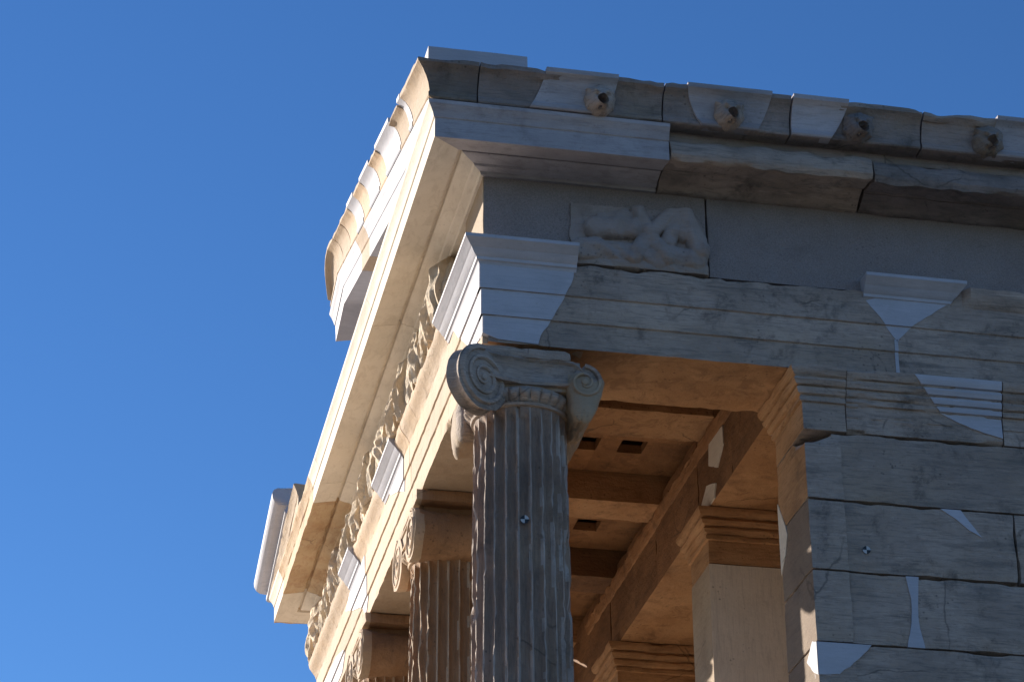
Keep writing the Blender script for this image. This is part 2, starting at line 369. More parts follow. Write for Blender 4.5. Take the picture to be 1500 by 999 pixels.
def ionic_capital(cx, cy, seed):
    bm = bmesh.new(); echinus(bm, cx, cy, seed)
    hx = 0.222
    for s in (-1, 1):
        o = Vector((cx, cy + s * 0.182, -0.195)); bolster(bm, o, Vector((1, 0, 0)), hx, 0.130, 0.103, seed + s)
        for e in (-1, 1):
            nrm = Vector((e, 0, 0)); c = o + nrm * (hx - 0.001)
            spiral(bm, c, Vector((0, 1, 0)), Vector((0, 0, 1)), nrm, 0.119, start=pi / 2, ccw=(1 if s > 0 else -1) * -1 if False else (-s))
    block(bm, (cx - hx + 0.008, cy - 0.2, -0.155), (cx + hx - 0.008, cy + 0.2, -0.088), step=0.03, chip=(0.002, 0.02), seed=seed)
    for e in (-1, 1):
        for zz in (-0.155, -0.094):
            tube(bm, [Vector((cx + e * (hx - 0.006), cy - 0.19 + 0.38 * k / 12, zz - (0.02 * (1 - ((k - 6) / 6) ** 2) if zz < -0.1 else 0))) for k in range(13)], 0.0065, 6)
    block(bm, (cx - 0.19, cy - 0.20, -0.10), (cx + 0.19, cy + 0.20, -0.05), step=0.03, chip=(0.004, 0.025), seed=seed + 2)
    block(bm, (cx - 0.215, cy - 0.275, -0.058), (cx + 0.215, cy + 0.268, -0.003), step=0.03, chip=(0.006, 0.022), seed=seed + 3, rough=.003)
    return bm
def corner_capital(cx, cy, seed):
    bm = bmesh.new(); echinus(bm, cx, cy, seed)
    # diagonal wing carrying the corner volute, a spiral on each of its two faces
    dg = Vector((-cos(R(33)), -sin(R(33)), 0)); zz = Vector((0, 0, 1)); nn = Vector((sin(R(33)), -cos(R(33)), 0))
    c = Vector((-0.030, -0.030, -0.192)); hw = 0.036; r = 0.140
    st = [(-hw, r - 0.008), (-hw + 0.003, r), (-hw * 0.55, r - 0.006), (-hw * 0.2, r - 0.016), (hw * 0.2, r - 0.016), (hw * 0.55, r - 0.006), (hw - 0.003, r), (hw, r - 0.008)]
    revolve(bm, c, nn, zz, st, 44, wob=0.004, seed=seed)
    spiral(bm, c + nn * hw, -dg, zz, nn, 0.129, turns=2.7, start=pi / 2, ccw=1, w=0.0135)
    spiral(bm, c - nn * hw, -dg, zz, -nn, 0.129, turns=2.7, start=pi / 2, ccw=1, w=0.0135)
    # canalis of the north and east faces, curving from the wing
    for fl in (0, 1):
        def put(a, b, z):                      # a along the face, b outward
            return Vector((a, -b, z)) if fl == 0 else Vector((-b, a, z))
        N = 22; g0 = []
        for i in range(N + 1):
            t = i / N; a = -0.02 + 0.47 * t
            b = 0.045 - 0.03 * min(1, t * 2.6) + 0.012 * max(0, t - .6)
            zt = -0.066 - 0.02 * max(0, t - .72) * 2 - (0.085 * max(0, (t - 0.8) / 0.2) ** 1.6 if fl == 0 else 0.03 * max(0, t - .8))
            zb = -0.175 - 0.012 * sin(pi * min(1, t * 1.1))
            prof = [(b + 0.006, zt), (b + 0.008, zt - 0.01), (b - 0.004, zt - 0.02), (b - 0.009, (zt + zb) / 2), (b - 0.004, zb + 0.02), (b + 0.008, zb + 0.011), (b + 0.006, zb), (b - 0.07, zb), (b - 0.07, zt)]
            g0.append([bm.verts.new(put(a, bb, z) + Vector((n1((a, bb, z), 18, seed), n1((a, bb, z), 18, seed + 2), n1((a, bb, z), 18, seed + 7))) * 0.005) for bb, z in prof])
        for p, q in zip(g0[:-1], g0[1:]):
            for k in range(9): bm.faces.new((p[k], p[(k + 1) % 9], q[(k + 1) % 9], q[k]))
        bm.faces.new(g0[0]); bm.faces.new(g0[-1])
    block(bm, (0.0, 0.0, -0.2), (0.40, 0.42, -0.06), step=0.04, chip=(0.005, 0.03), seed=seed)
    block(bm, (-0.03, -0.03, -0.075), (0.36, 0.40, -0.028), step=0.03, chip=(0.008, 0.04), seed=seed + 1, rough=.004)
    # broken volutes on the west and south sides, left as rolls
    def lump(o, ax, half, sd, squash=None):
        bm.verts.ensure_lookup_table(); n0 = len(bm.verts)
        def bp(s, th): return 0.022 * n1((s * 7, cos(th) * 1.1, sin(th) * 1.1), 1.5, sd) + 0.010 * n1((s * 20, cos(th) * 3, sin(th) * 3), 1.4, sd)
        st = []
        for i in range(61):
            u = -1 + 2 * i / 60; rr = 0.098 + 0.026 * abs(u) ** 2
            rr *= min(1, 0.5 + 0.5 * sqrt(min(1, (1 - abs(u)) / 0.09)))
            st.append((u * half, rr))
        revolve(bm, o, ax, Vector((0, 0, 1)), st, 80, bump=bp)
        bm.verts.ensure_lookup_table()
        if squash:                                   # the broken volute hangs as a narrow, tapering scroll
            for v in list(bm.verts)[n0:]:
                dz = (v.co.z - o.z) / 0.12
                v.co.x = o.x + (v.co.x - o.x) * (squash + 0.16 * dz) + 0.012 * dz; v.co.z = o.z + (v.co.z - o.z) * 1.12
    lump(Vector((0.412, 0.19, -0.212)), Vector((0, 1, 0)), 0.225, seed + 4, 0.60)
    spiral(bm, Vector((0.408, -0.034, -0.165)), Vector((1, 0, 0)), zz, Vector((0, -1, 0)), 0.072, turns=1.6, start=pi / 2, ccw=-1, w=0.010)
    lump(Vector((0.185, 0.395, -0.205)), Vector((1, 0, 0)), 0.235, seed + 9)
    return bm
def base(cx, cy):
    bm = bmesh.new()
    revolve(bm, Vector((cx, cy, FLOOR)), Vector((0, 0, 1)), Vector((1, 0, 0)),
            [(0, 0.27), (0.03, 0.295), (0.06, 0.295), (0.075, 0.27), (0.11, 0.25), (0.14, 0.265), (0.165, 0.27), (0.19, 0.262), (0.20, 0.235), (0.222, 0.224)], 64)
    return bm
ccx = 0.187; ccy = 0.190
for i in range(4):
    cy = ccy + 1.55 * i
    o = link('column', shaft(ccx, cy, 3.1 * i + 1), 'column' if i == 0 else 'rust', T, 50,
             'grey fluted corner column in shade' if i == 0 else None)
    link('capital', corner_capital(ccx, cy, 2.0) if i == 0 else ionic_capital(ccx, cy, 5.0 * i), 'grey' if i == 0 else 'rust', o, 45,
         'corner capital with one diagonal volute and broken right roll' if i == 0 else None)
    if i: o.data.materials.append(M['tan']); two_tone(bpy.data.objects['capital' + ('.%03d' % i)], 'tan', lambda c: c.x < 0.0)  # sunlight painted in: lighter tan on capital fronts and flute edges
    if i == 0: o.data.materials.append(M['arris'])
    if i == 0: two_tone(bpy.data.objects['capital'], 'tan2', lambda c: (c.x > 0.345 + 0.03 * n1(c, 12, 2) and c.z < -0.135 + 0.03 * n1(c, 14)) or (c.y > 0.33 and c.z < -0.1))
    link('base', base(ccx, cy), 'tan', o, 40)

# ---- architrave
F1, F2 = 0.117, 0.234          # fascia heights
bands = [(0.0, F1, 0.0), (F1, F2, 0.008), (F2, 0.36, 0.016)]
# old flank beam: three fascias, its crown broken away
a0 = [(0.0, 0.0), (0.0, F1 - 0.003, 0), (0.008, F1 + 0.001, .2), (0.008, F2 - 0.003, 0), (0.016, F2 + 0.001, .2), (0.016, 0.385), (-0.20, 0.405), (-WA, 0.405), (-WA, 0.0)]
def flank_erode(p):
    if p.z > 0.3 and p.y < 0.06:
        p.z += 0.012 * fr((p.x, 0, 0), 6, 2) - 0.006; p.y += 0.008 * n1(p, 12)
    return p
swp('architrave_block', a0, [(0.02, 0), (1.752, 0)], 'grey', T, step=0.025, pstep=0.025, chip=0.012, rough=0.0015, seed=1, fn=flank_erode)
swp('architrave_block', a0[:5] + [(0.016, 0.345), (0.03, 0.36), (0.045, 0.395), (0.05, 0.43), (-WA, 0.43), (-WA, 0.0)], [(1.757, 0), (XW, 0)], 'grey', T, step=0.03, pstep=0.025, chip=0.012, rough=0.0015, seed=4,
    fn=lambda p: Vector((p.x, max(p.y, -0.015) if p.x < 2.08 else p.y, p.z)))
ae = a0[:5] + [(0.016, 0.345), (0.022, 0.352), (0.026, 0.365), (0.05, 0.395), (0.06, 0.41), (0.066, 0.436), (-WA, 0.436), (-WA, 0.0)]
ends = [0.45, 1.735, 3.29, LE]
arch_e = []
for i in range(3):
    y0, y1 = ends[i], ends[i + 1] - 0.004
    if i == 0: y0 = 0.0
    o = swp('architrave_block', ae, [(0, y1), (0, y0 + (0.02 if i == 0 else 0))], 'tan', T, step=0.025, pstep=0.025, chip=0.011, rough=0.0018, seed=9 + i)
    arch_e.append(o)
crown = [(0.010, 0.340), (0.016, 0.352), (0.024, 0.356), (0.026, 0.368), (0.036, 0.376), (0.050, 0.398), (0.058, 0.404), (0.074, 0.424), (0.080, 0.428), (0.080, 0.443), (-0.05, 0.443), (-0.05, 0.340)]
# new marble corner piece
bm = bmesh.new()
poly = [(-0.0, 0.36), (0.377, 0.36), (0.371, 0.311), (0.332, 0.218), (0.276, 0.112), (0.235, 0.045), (0.225, 0.004), (0.06, 0.012), (0.0, 0.035)]
inlay(bm, poly, [(a, b, c + 0.002) for a, b, c in bands], north(), depth=0.06, corner=0.002)
polye = [(0.0, 0.36), (0.60, 0.36), (0.52, 0.30), (0.40, 0.20), (0.28, 0.12), (0.17, 0.055), (0.0, 0.035)]
inlay(bm, polye, [(a, b, c + 0.002) for a, b, c in bands], east(), depth=0.06, corner=0.0035)
sweep(bm, [(o + 0.010 if o > 0 else o, z) for o, z in crown], [(0, 0.70), (0, 0), (0.384, 0)], step=0.1, pstep=0.1)
link('marble_patch', bm, 'new', arch_e[0], 20, 'white new marble corner block with crisp crown moulding')
bm = bmesh.new()
poly = [(1.617, 0.36), (2.0, 0.36), (1.93, 0.315), (1.826, 0.239), (1.765, 0.175), (1.757, 0.16), (1.757, 0.01), (1.742, 0.01), (1.742, 0.165), (1.719, 0.213), (1.666, 0.29), (1.63, 0.335)]
inlay(bm, poly[:6] + poly[9:], bands, north(), depth=0.03)
inlay(bm, [(1.742, .17), (1.757, .17), (1.757, 0.008), (1.742, 0.008)], bands, north(), depth=0.03)
cr = sweep(bm, crown, [(1.617, 0), (2.06, 0)], step=0.1, pstep=0.1, fn=lambda p: Vector((min(p.x, 2.0 + 0.075 * max(0, (p.z - 0.36) / 0.083)), p.y, p.z)))
link('marble_patch', bm, 'new', T, 20, 'white new marble wedge over the joint of the flank beam')
for y0, y1, poly in ((1.90, 2.45, [(1.90, 0.36), (2.36, 0.36), (2.24, 0.30), (2.05, 0.235), (1.90, 0.17)]),
                     (3.25, 3.62, [(3.13, 0.36), (3.62, 0.36), (3.80, 0.30), (3.55, 0.21), (3.30, 0.13), (3.14, 0.03), (3.08, 0.10)])):
    bm = inlay(bmesh.new(), poly, bands, east(), depth=0.03, proud=0.004)
    sweep(bm, [(o + 0.010 if o > 0 else o, z) for o, z in crown], [(0, y1), (0, y0)], step=0.1, pstep=0.1)
    link('marble_patch', bm, 'new', arch_e[1 if y0 < 3 else 2], 20)
bm = inlay(bmesh.new(), [(4.0, 0.03), (3.9, 0.12), (4.2, 0.19), (4.7, 0.22), (4.6, 0.03)], bands, east(), depth=0.03, proud=0.004)
link('marble_patch', bm, 'new', arch_e[2], 20)

# ---- frieze
blk('frieze_block', (0.004, 0.004, 0.446), (0.952, 0.40, 0.80), 'cement', T, step=0.03, chip=(0.001, 0.006), seed=3)
blk('frieze_block', (0.960, 0.004, 0.392), (3.4, 0.40, 0.80), 'cement', T, step=0.05, chip=(0.001, 0.007), seed=5)
blk('frieze_block', (3.408, 0.004, 0.392), (XW, 0.40, 0.80), 'cement', T, step=0.05, chip=(0.001, 0.007), seed=6)
fe = []
fy = [0.402, 1.55, 3.05, LE]
bm = block(bmesh.new(), (0.0, 0.006, 0.446), (0.02, 0.402, 0.80), step=0.03, chip=(0.001, 0.003))
link('frieze_block', bm, 'tan', T, 35)
for i in range(3):
    fe.append(blk('frieze_block', (0.012, fy[i] + 0.003, 0.44), (0.40, fy[i + 1] - 0.003, 0.80), 'relief', T, step=0.04, chip=(0.002, 0.01), seed=7 + i))

# relief of draped figures along the front: each a lumpy half-round body
def figure(y, wid, dep, h, seed, lean):
    bm = bmesh.new(); rows = 34; seg = 30; z0 = 0.444; rings = []
    for j in range(rows + 1):
        t = j / rows; z = z0 + h * t
        body = 0.80 + 0.25 * sin(pi * (t * 1.05)) - 0.10 * exp(-((t - 0.62) / 0.10) ** 2)
        if t > 0.80: body *= max(0.30, 1 - (t - 0.80) * 3.2) if seed % 3 > 1 else max(0.45, 1 - (t - .8) * 2.2)
        sway = lean * (t - 0.3) + 0.022 * sin(3.1 * t + seed)
        ring = []
        for k in range(seg):
            th = pi * k / (seg - 1)              # 0 .. pi: half round, proud of the wall
            q = (cos(th) * 1.8, sin(th) * 1.8, t * 1.1)
            fold = 0.16 * sin(9 * th + 5 * sin(2.3 * t + seed) + seed * 2) * (0.35 + 0.65 * (1 - t))
            fold += 0.10 * sin(17 * th - 7 * t + seed * 3) * (1 - .5 * t)
            rr = body * (1 + fold * 0.75 + 0.22 * fr(q, 1.1, seed * 3.3, 2) + 0.05 * fr(q, 4.0, seed))
            rr = max(0.2, rr)
            ring.append(bm.verts.new((0.016 - max(0, sin(th)) ** 0.6 * dep * rr, y + sway + cos(th) * wid * rr, z + 0.008 * n1((y * 9, th, t * 3), 2, seed))))
        rings.append(ring)
    for a, b in zip(rings[:-1], rings[1:]):
        for k in range(seg - 1): bm.faces.new((a[k], a[k + 1], b[k + 1], b[k]))
        bm.faces.new((a[seg - 1], a[0], b[0], b[seg - 1]))
    bm.faces.new(rings[0]); bm.faces.new(rings[-1])
    return bm
y = 0.72; i = 0; rnd = random.Random(11)
while y < 4.98:
    hgt = rnd.choice([0.33, 0.31, 0.28, 0.325, 0.26, 0.30])
    if i == 0: hgt = 0.33
    if 3.3 < y < 3.65: hgt *= 0.8
    par = fe[0] if y < 1.55 else fe[1] if y < 3.05 else fe[2]
    link('relief_figure', figure(y, rnd.uniform(0.085, 0.12), rnd.uniform(0.08, 0.115), hgt, i * 1.37 + 0.5, rnd.uniform(-0.06, 0.09)), 'relief', par, 60)
    y += rnd.uniform(0.155, 0.215); i += 1

# relief fragment let into the flank frieze: legs and drapery
def fragment():
    bm = bmesh.new(); NX, NZ = 170, 90; x0, x1, z0, z1 = 0.362, 0.957, 0.392, 0.690
    caps = [((0.400, 0.455), (0.47, 0.470), 0.052, .8), ((0.47, 0.565), (0.625, 0.578), 0.050, 1.0), ((0.50, 0.60), (0.60, 0.625), 0.040, .8), ((0.505, 0.462), (0.63, 0.465), 0.044, .7),
            ((0.655, 0.66), (0.692, 0.558), 0.034, 1.3), ((0.692, 0.558), (0.772, 0.450), 0.036, 1.2), ((0.800, 0.668), (0.700, 0.556), 0.034, 1.35), ((0.700, 0.556), (0.632, 0.446), 0.038, 1.2),
            ((0.832, 0.668), (0.782, 0.535), 0.036, 1.2), ((0.850, 0.660), (0.918, 0.500), 0.044, 1.2), ((0.842, 0.665), (0.850, 0.575), 0.040, 1.1),
            ((0.775, 0.475), (0.90, 0.455), 0.044, .8), ((0.39, 0.418), (0.93, 0.415), 0.030, .5), ((0.67, 0.47), (0.74, 0.44), 0.04, .8)]
    def h(x, z):
        hh = 0.0
        for (a, b, r, kz) in caps:
            a = Vector(a); b = Vector(b); p = Vector((x, z)); t = max(0, min(1, (p - a).dot(b - a) / (b - a).length_squared))
            d = (p - a - (b - a) * t).length / r
            if d < 1:
                q = sqrt(1 - d * d) ** 0.7 * r * 0.95 * kz
                hh = max(hh, q) + 0.06 * min(hh, q)
        hh += 0.006 * fr((x, 0, z), 14, 3) + 0.0045 * sin(95 * (x * .6 + z * .25) + 9 * n1((x, 0, z), 5)) * (hh > .02)
        return hh
    def ins(x, z):
        u = (x - x0) / (x1 - x0); rx = 0.05 + 0.012 * n1((x, 0, z), 9)
        top = 0.680 + 0.008 * n1((x, 1, 0), 14) - (0.20 * max(0, (x - 0.885) / 0.07) ** 2) * 0.6
        lf = 0.368 + 0.01 * n1((0, 2, z), 14)
        return lf < x < 0.955 - 0.012 * max(0, n1((3, 0, z), 8)) and z < top
    vs = {}
    def v(i, j):
        if (i, j) not in vs:
            x = x0 + (x1 - x0) * i / NX; z = z0 + (z1 - z0) * j / NZ
            vs[i, j] = bm.verts.new((x, 0.004 - 0.010 - h(x, z), z))
        return vs[i, j]
    for i in range(NX):
        for j in range(NZ):
            if ins(x0 + (x1 - x0) * (i + .5) / NX, z0 + (z1 - z0) * (j + .5) / NZ): bm.faces.new((v(i, j), v(i + 1, j), v(i + 1, j + 1), v(i, j + 1)))
    be = [e for e in bm.edges if len(e.link_faces) == 1]
    r = bmesh.ops.extrude_edge_only(bm, edges=be)
    for q in r['geom']:
        if isinstance(q, bmesh.types.BMVert): q.co.y = 0.03
    return bm
link('relief_fragment', fragment(), 'carved', T, 60, 'old carved fragment with broken legs let into the plain frieze')

# ---- cornice (geison)
gz = 0.784
gnew = [(-0.02, 0.770), (0.012, 0.770), (0.018, 0.782), (0.045, 0.790), (0.052, 0.798), (0.085, 0.804), (0.108, 0.812), (0.112, 0.828), (0.122, 0.828), (0.128, 0.806),
        (0.236, 0.786), (0.248, gz), (0.248, 0.872), (0.254, 0.876), (0.258, 0.892), (0.268, 0.912), (0.278, 0.926), (0.280, 0.942), (-0.02, 0.942)]
gold = [(-0.02, 0.770), (0.02, 0.772), (0.05, 0.790), (0.085, 0.806), (0.108, 0.814), (0.115, 0.822), (0.130, 0.812),
        (0.20, 0.804), (0.240, 0.790), (0.256, 0.815), (0.252, 0.865), (0.235, 0.895), (0.18, 0.912), (-0.02, 0.930)]
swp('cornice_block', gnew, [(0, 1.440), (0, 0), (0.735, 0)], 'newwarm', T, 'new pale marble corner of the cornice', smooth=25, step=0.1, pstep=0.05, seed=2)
two_tone(bpy.data.objects['cornice_block'], 'newgrey', lambda c: c.x > c.y)  # same stone: shade of the north side put into a greyer colour
swp('cornice_block', gnew, [(0, 3.250), (0, 1.443)], 'newwarm', T, smooth=25, step=0.1, pstep=0.05)
swp('cornice_block', gnew, [(0, 3.50), (0, 3.253)], 'newwarm', T, smooth=25, step=0.1, pstep=0.05)
swp('cornice_block', gnew, [(0, 4.825), (0, 3.503)], 'soot', T, 'old rust stained cornice block', smooth=30, step=0.03, pstep=0.03, chip=0.008, rough=0.003, seed=5)
swp('cornice_block', gnew, [(2.5, LE), (0, LE), (0, 4.829)], 'newwarm', T, smooth=25, step=0.1, pstep=0.05)
def wave(p):
    if p.y < -0.16:
        if p.z > 0.85: p.z += 0.012 * n1((p.x, 0, 0), 9, 4) ; p.y += 0.010 * n1((p.x, 0, p.z), 8, 2)
        elif p.z < 0.84: p.z += 0.010 * fr((p.x, 0, 0), 9, 8)
    return p
swp('cornice_block', gold, [(0.742, 0), (1.615, 0)], 'grey', T, 'worn old cornice block with rounded lip', step=0.025, pstep=0.02, chip=0.016, rough=0.004, seed=6, fn=wave)
swp('cornice_block', gold, [(1.628, 0), (3.2, 0)], 'greydark', T, 'worn old cornice block with dark brown underside', step=0.03, pstep=0.02, chip=0.018, rough=0.005, seed=8, fn=lambda p: wave(Vector((p.x, p.y + (0.012 if p.y < -.1 else 0), p.z))))
swp('cornice_block', gold, [(3.21, 0), (XW, 0)], 'greydark', T, step=0.05, pstep=0.03, chip=0.016, rough=0.004, seed=9, fn=wave)

# ---- gutter (sima) of the flank, with lion-head spouts
sz = 0.948
sima = [(0.20, sz), (0.276, sz), (0.281, sz + 0.006), (0.281, sz + 0.022), (0.276, sz + 0.030), (0.279, sz + 0.044), (0.284, sz + 0.066), (0.294, sz + 0.094), (0.309, sz + 0.118), (0.326, sz + 0.132),
        (0.336, sz + 0.138), (0.337, sz + 0.158), (0.24, sz + 0.158)]
fl = [(-0.074, 0.700, 'greydark'), (0.706, 1.250, 'greydark'), (1.257, 1.826, 'greydark'), (1.834, 2.40, 'greydark'), (2.408, 3.3, 'greydark'), (3.31, 4.2, 'greydark'), (4.21, XW, 'greydark')]
def rake(y): return 0.245 * (min(y, LE - y) + 0.30)
def simatop(p):
    if p.z > 1.07: p.z += 0.010 * min(0, fr((p.x, p.y, 0), 7, 3)) * 2
    return p

def sh(prof, d): return [(o - d, z) for o, z in prof]
corner = sweep(bmesh.new(), sh(sima, 0.3), [(-0.3, 0.12), (-0.3, -0.3), (-0.080, -0.3)], step=0.03, pstep=0.02, chip=0.006, rough=0.0015, seed=3,
               fn=lambda p: Vector((p.x, p.y, p.z + (max(0, rake(p.y)) if p.x < p.y + 0.001 else 0))))
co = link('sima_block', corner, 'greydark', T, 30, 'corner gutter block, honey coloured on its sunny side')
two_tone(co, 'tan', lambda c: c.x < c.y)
blocks = []
for k, (xa, xb, mt) in enumerate(fl):
    blocks.append(swp('sima_block', sima, [(xa, 0), (xb, 0)], mt, T, step=0.03, pstep=0.02, chip=0.008, rough=0.0015, seed=20 + k, fn=simatop))
# new marble let into the gutter blocks
def sima_patch(x0, x1, par, s0=0.0, s1=0.0):
    pr = [(o + 0.011, z + (0.005 if z > sz + .1 else 0)) for o, z in sima[1:-1]] + [(0.24, sz + 0.168), (0.24, sz)]
    def f(p):
        t = max(0.0, min(1.0, (p.z - sz) / 0.16))
        lo = x0 + s0 * (1 - t) ** 1.5; hi = x1 - s1 * (1 - t) ** 1.5
        u = (p.x - x0) / (x1 - x0)
        return Vector((lo + (hi - lo) * u, p.y, p.z))
    swp('marble_patch', pr, [(x0, 0), (x1, 0)], 'newgrey', par, step=0.04, pstep=0.015, fn=f)
sima_patch(0.20, 0.505, blocks[0], -0.06, 0.04)
sima_patch(0.80, 1.165, blocks[1], 0.07, 0.055)
sima_patch(1.258, 1.50, blocks[2], 0.0, 0.07)
sima_patch(2.16, 2.399, blocks[3], -0.05, 0.0)
# lion heads
def lion(x, seed, worn):
    bm = bmesh.new(); seg, rg = 30, 22; c = Vector((x, -0.288, sz + 0.058)); rows = []
    ax = Vector((0, -1, -0.22)).normalized(); up = Vector((0, -0.22, 1)).normalized(); sd_ = ax.cross(up)
    def g(u, v, a, b, s): return exp(-((u - a) ** 2 + (v - b) ** 2) / s ** 2)
    for j in range(rg + 1):
        ph = pi * 0.62 * j / rg; row = []
        for k in range(seg):
            th = 2 * pi * k / seg
            u = sin(ph) * cos(th); v = sin(ph) * sin(th); w = cos(ph)      # u sideways, v up, w forward
            r = 0.066
            r += 0.044 * g(u, v, 0.05, -0.30, 0.36) * (w > 0)                  # muzzle
            r += 0.010 * g(u, v, 0, 0.10, 0.16) * (w > 0)                   # nose bridge
            r += 0.014 * (g(u, v, 0.36, 0.34, 0.18) + g(u, v, -0.36, 0.34, 0.18))   # brow
            r -= 0.016 * (g(u, v, 0.30, 0.12, 0.11) + g(u, v, -0.30, 0.12, 0.11))   # eyes
            r -= 0.035 * g(u, v, 0.05, -0.62, 0.12) * (w > 0)               # open mouth, the spout
            r += 0.012 * (g(u, v, 0.72, 0.55, 0.16) + g(u, v, -0.72, 0.55, 0.16))   # ears
            mane = max(0, 1 - abs(sin(ph) - 0.95) / 0.25)
            r += 0.0035 * mane * sin(9 * th + seed)
            r += (0.010 if worn else 0.004) * fr((u, v, w), 2.3, seed)
            row.append(bm.verts.new(c + sd_ * (u * r) + up * (v * r) + ax * (w * r * 1.0)))
        rows.append(row)
    for a, b in zip(rows[:-1], rows[1:]):
        for k in range(seg): bm.faces.new((a[k], a[(k + 1) % seg], b[(k + 1) % seg], b[k]))
    bm.faces.new(rows[-1])
    bmesh.ops.remove_doubles(bm, verts=bm.verts, dist=1e-6)
    return bm
for k, (x, b, mt) in enumerate(((0.432, 0, 'grey'), (0.985, 1, 'grey'), (1.548, 2, 'greydark'), (2.125, 3, 'greydark'), (2.70, 4, 'greydark'))):
    link('lion_head_spout', lion(x, 2.0 * k + 1, k > 1), mt, blocks[b], 60)

def bore(objs, a, b, r):
    """drill a water channel through the listed stones"""
    bm = bmesh.new(); a = Vector(a); b = Vector(b); revolve(bm, a, (b - a).normalized(), (b - a).orthogonal().normalized(), [(0, r), ((b - a).length, r)], 20)
    bmesh.ops.recalc_face_normals(bm, faces=bm.faces)
    me = bpy.data.meshes.new('drill'); bm.to_mesh(me); bm.free(); d = bpy.data.objects.new('drill', me); COL.objects.link(d)
    for o in objs:
        m = o.modifiers.new('bore', 'BOOLEAN'); m.operation = 'DIFFERENCE'; m.solver = 'EXACT'; m.object = d
        dg = bpy.context.evaluated_depsgraph_get(); me2 = bpy.data.meshes.new_from_object(o.evaluated_get(dg))
        o.modifiers.clear()
        if len(me2.polygons) > 50: o.data = me2
    bpy.data.objects.remove(d)
for k, (x, b) in enumerate(((0.432, 0), (0.985, 1), (1.548, 2), (2.125, 3))):
    stones = [blocks[b]] + [c for c in blocks[b].children]
    bore(stones, (x - 0.03, -0.165, 1.035), (x + 0.012, -0.45, 0.945), 0.0245)
    for c in blocks[b].children:
        if c.name.startswith('lion'): c.data.set_sharp_from_angle(angle=R(50))

# block that carried the corner ornament
blk('ornament_base', (-0.272, -0.205, 1.06), (0.150, 0.16, 1.248), 'new', T, 'plain white block standing on the roof corner', step=0.05, chip=(0.001, 0.005))

# ---- raking cornice and gutter of the pediment
def rk(p): return Vector((p.x, p.y, p.z + rake(p.y)))
rgeo = [(0.0, sz - 0.165), (0.236, sz - 0.170), (0.246, sz - 0.172), (0.248, sz - 0.075), (0.254, sz - 0.070), (0.258, sz - 0.052), (0.270, sz - 0.026), (0.280, sz - 0.010), (0.281, sz - 0.004), (0.0, sz - 0.004)]
def brk(y1, amt, seed):
    def f(p):
        q = rk(p)
        if p.y > y1 - 0.10: q.y += amt * (0.6 * fr((p.x * 1, 0, p.z), 5, seed) + 0.3 * (p.z - sz) * 4) * (p.y - y1 + 0.1) / 0.1
        return q
    return f
for k, (y0, y1, mt) in enumerate(((-0.24, 1.60, 'new'), (1.603, 1.86, 'tan'), (1.863, 2.80, 'new'))):
    swp('raking_cornice_block', [(o - 0.004 if o > 0 else o, z) for o, z in rgeo], [(0, y1), (0, LE / 2), (0, y0)] if k == 2 else [(0, y1), (0, y0)], mt, T, step=0.06, pstep=0.04, seed=k, smooth=25,
        fn=brk(2.80, 0.05, 3) if k == 2 else rk)
pcs = [(0.125, 0.20, 'new', 0), (0.203, 0.44, 'tan', 2), (0.443, 0.84, 'new', 0), (0.843, 1.05, 'tan', 1.5), (1.053, 1.34, 'new', 0), (1.343, 1.56, 'tan', 0.4), (1.563, 1.77, 'new', 0),
       (1.773, 2.03, 'tan', 0.6), (2.036, 2.30, 'tan', 0.8), (2.306, 2.76, 'tan', 1.0)]
for k, (y0, y1, mt, w) in enumerate(pcs):
    def f(p, w=w, k=k, y1=y1):
        q = rk(p)
        if p.z > 1.06 and w: q.z -= w * max(0, 0.010 + 0.012 * fr((0, p.y, 0), 9, k)) * (p.z - 1.06) / 0.046
        if k == 9:
            t = max(0, (p.y - 2.56) / 0.2)
            if p.z > 1.0: q.z -= 0.10 * t * t; q.x += 0.04 * t * t
            q.y += 0.03 * n1((p.x, 0, p.z), 20, 3) * t
        return q
    d = 0.003 if mt == 'new' else 0
    swp('sima_block', [(o + d, z + d) for o, z in sima], [(0, y1), (0, LE / 2), (0, y0)] if k == 9 else [(0, y1), (0, y0)], mt, T, step=0.03, pstep=0.02, chip=0.0 if mt == 'new' else 0.006, rough=0.0 if mt == 'new' else 0.0016, seed=40 + k, fn=f)
# south corner: a white gutter piece on a worn raking block
def rs(p): return Vector((p.x, p.y, p.z + 0.245 * (LE + 0.30 - p.y)))
ssima = [(0.20, sz), (0.276, sz), (0.290, sz + 0.008), (0.292, sz + 0.026), (0.282, sz + 0.034), (0.284, sz + 0.046), (0.330, sz + 0.052), (0.352, sz + 0.066), (0.366, sz + 0.090), (0.368, sz + 0.118), (0.358, sz + 0.142), (0.335, sz + 0.156), (0.22, sz + 0.160)]
swp('sima_block', ssima, [(0, LE + 0.34), (0, 4.50)], 'new', T, 'white new gutter piece with rounded front at the far corner', step=0.04, pstep=0.012, fn=lambda p: rs(p) + Vector((0, 0.03 * n1(p, 9, 1) * (p.y < 4.52), 0)))
swp('raking_cornice_block', rgeo[:-1] + [(0.27, sz - 0.004), (0.0, sz - 0.004)], [(0, LE + 0.27), (0, 4.22)], 'tan', T, step=0.04, pstep=0.03, chip=0.012, rough=0.004, fn=rs)
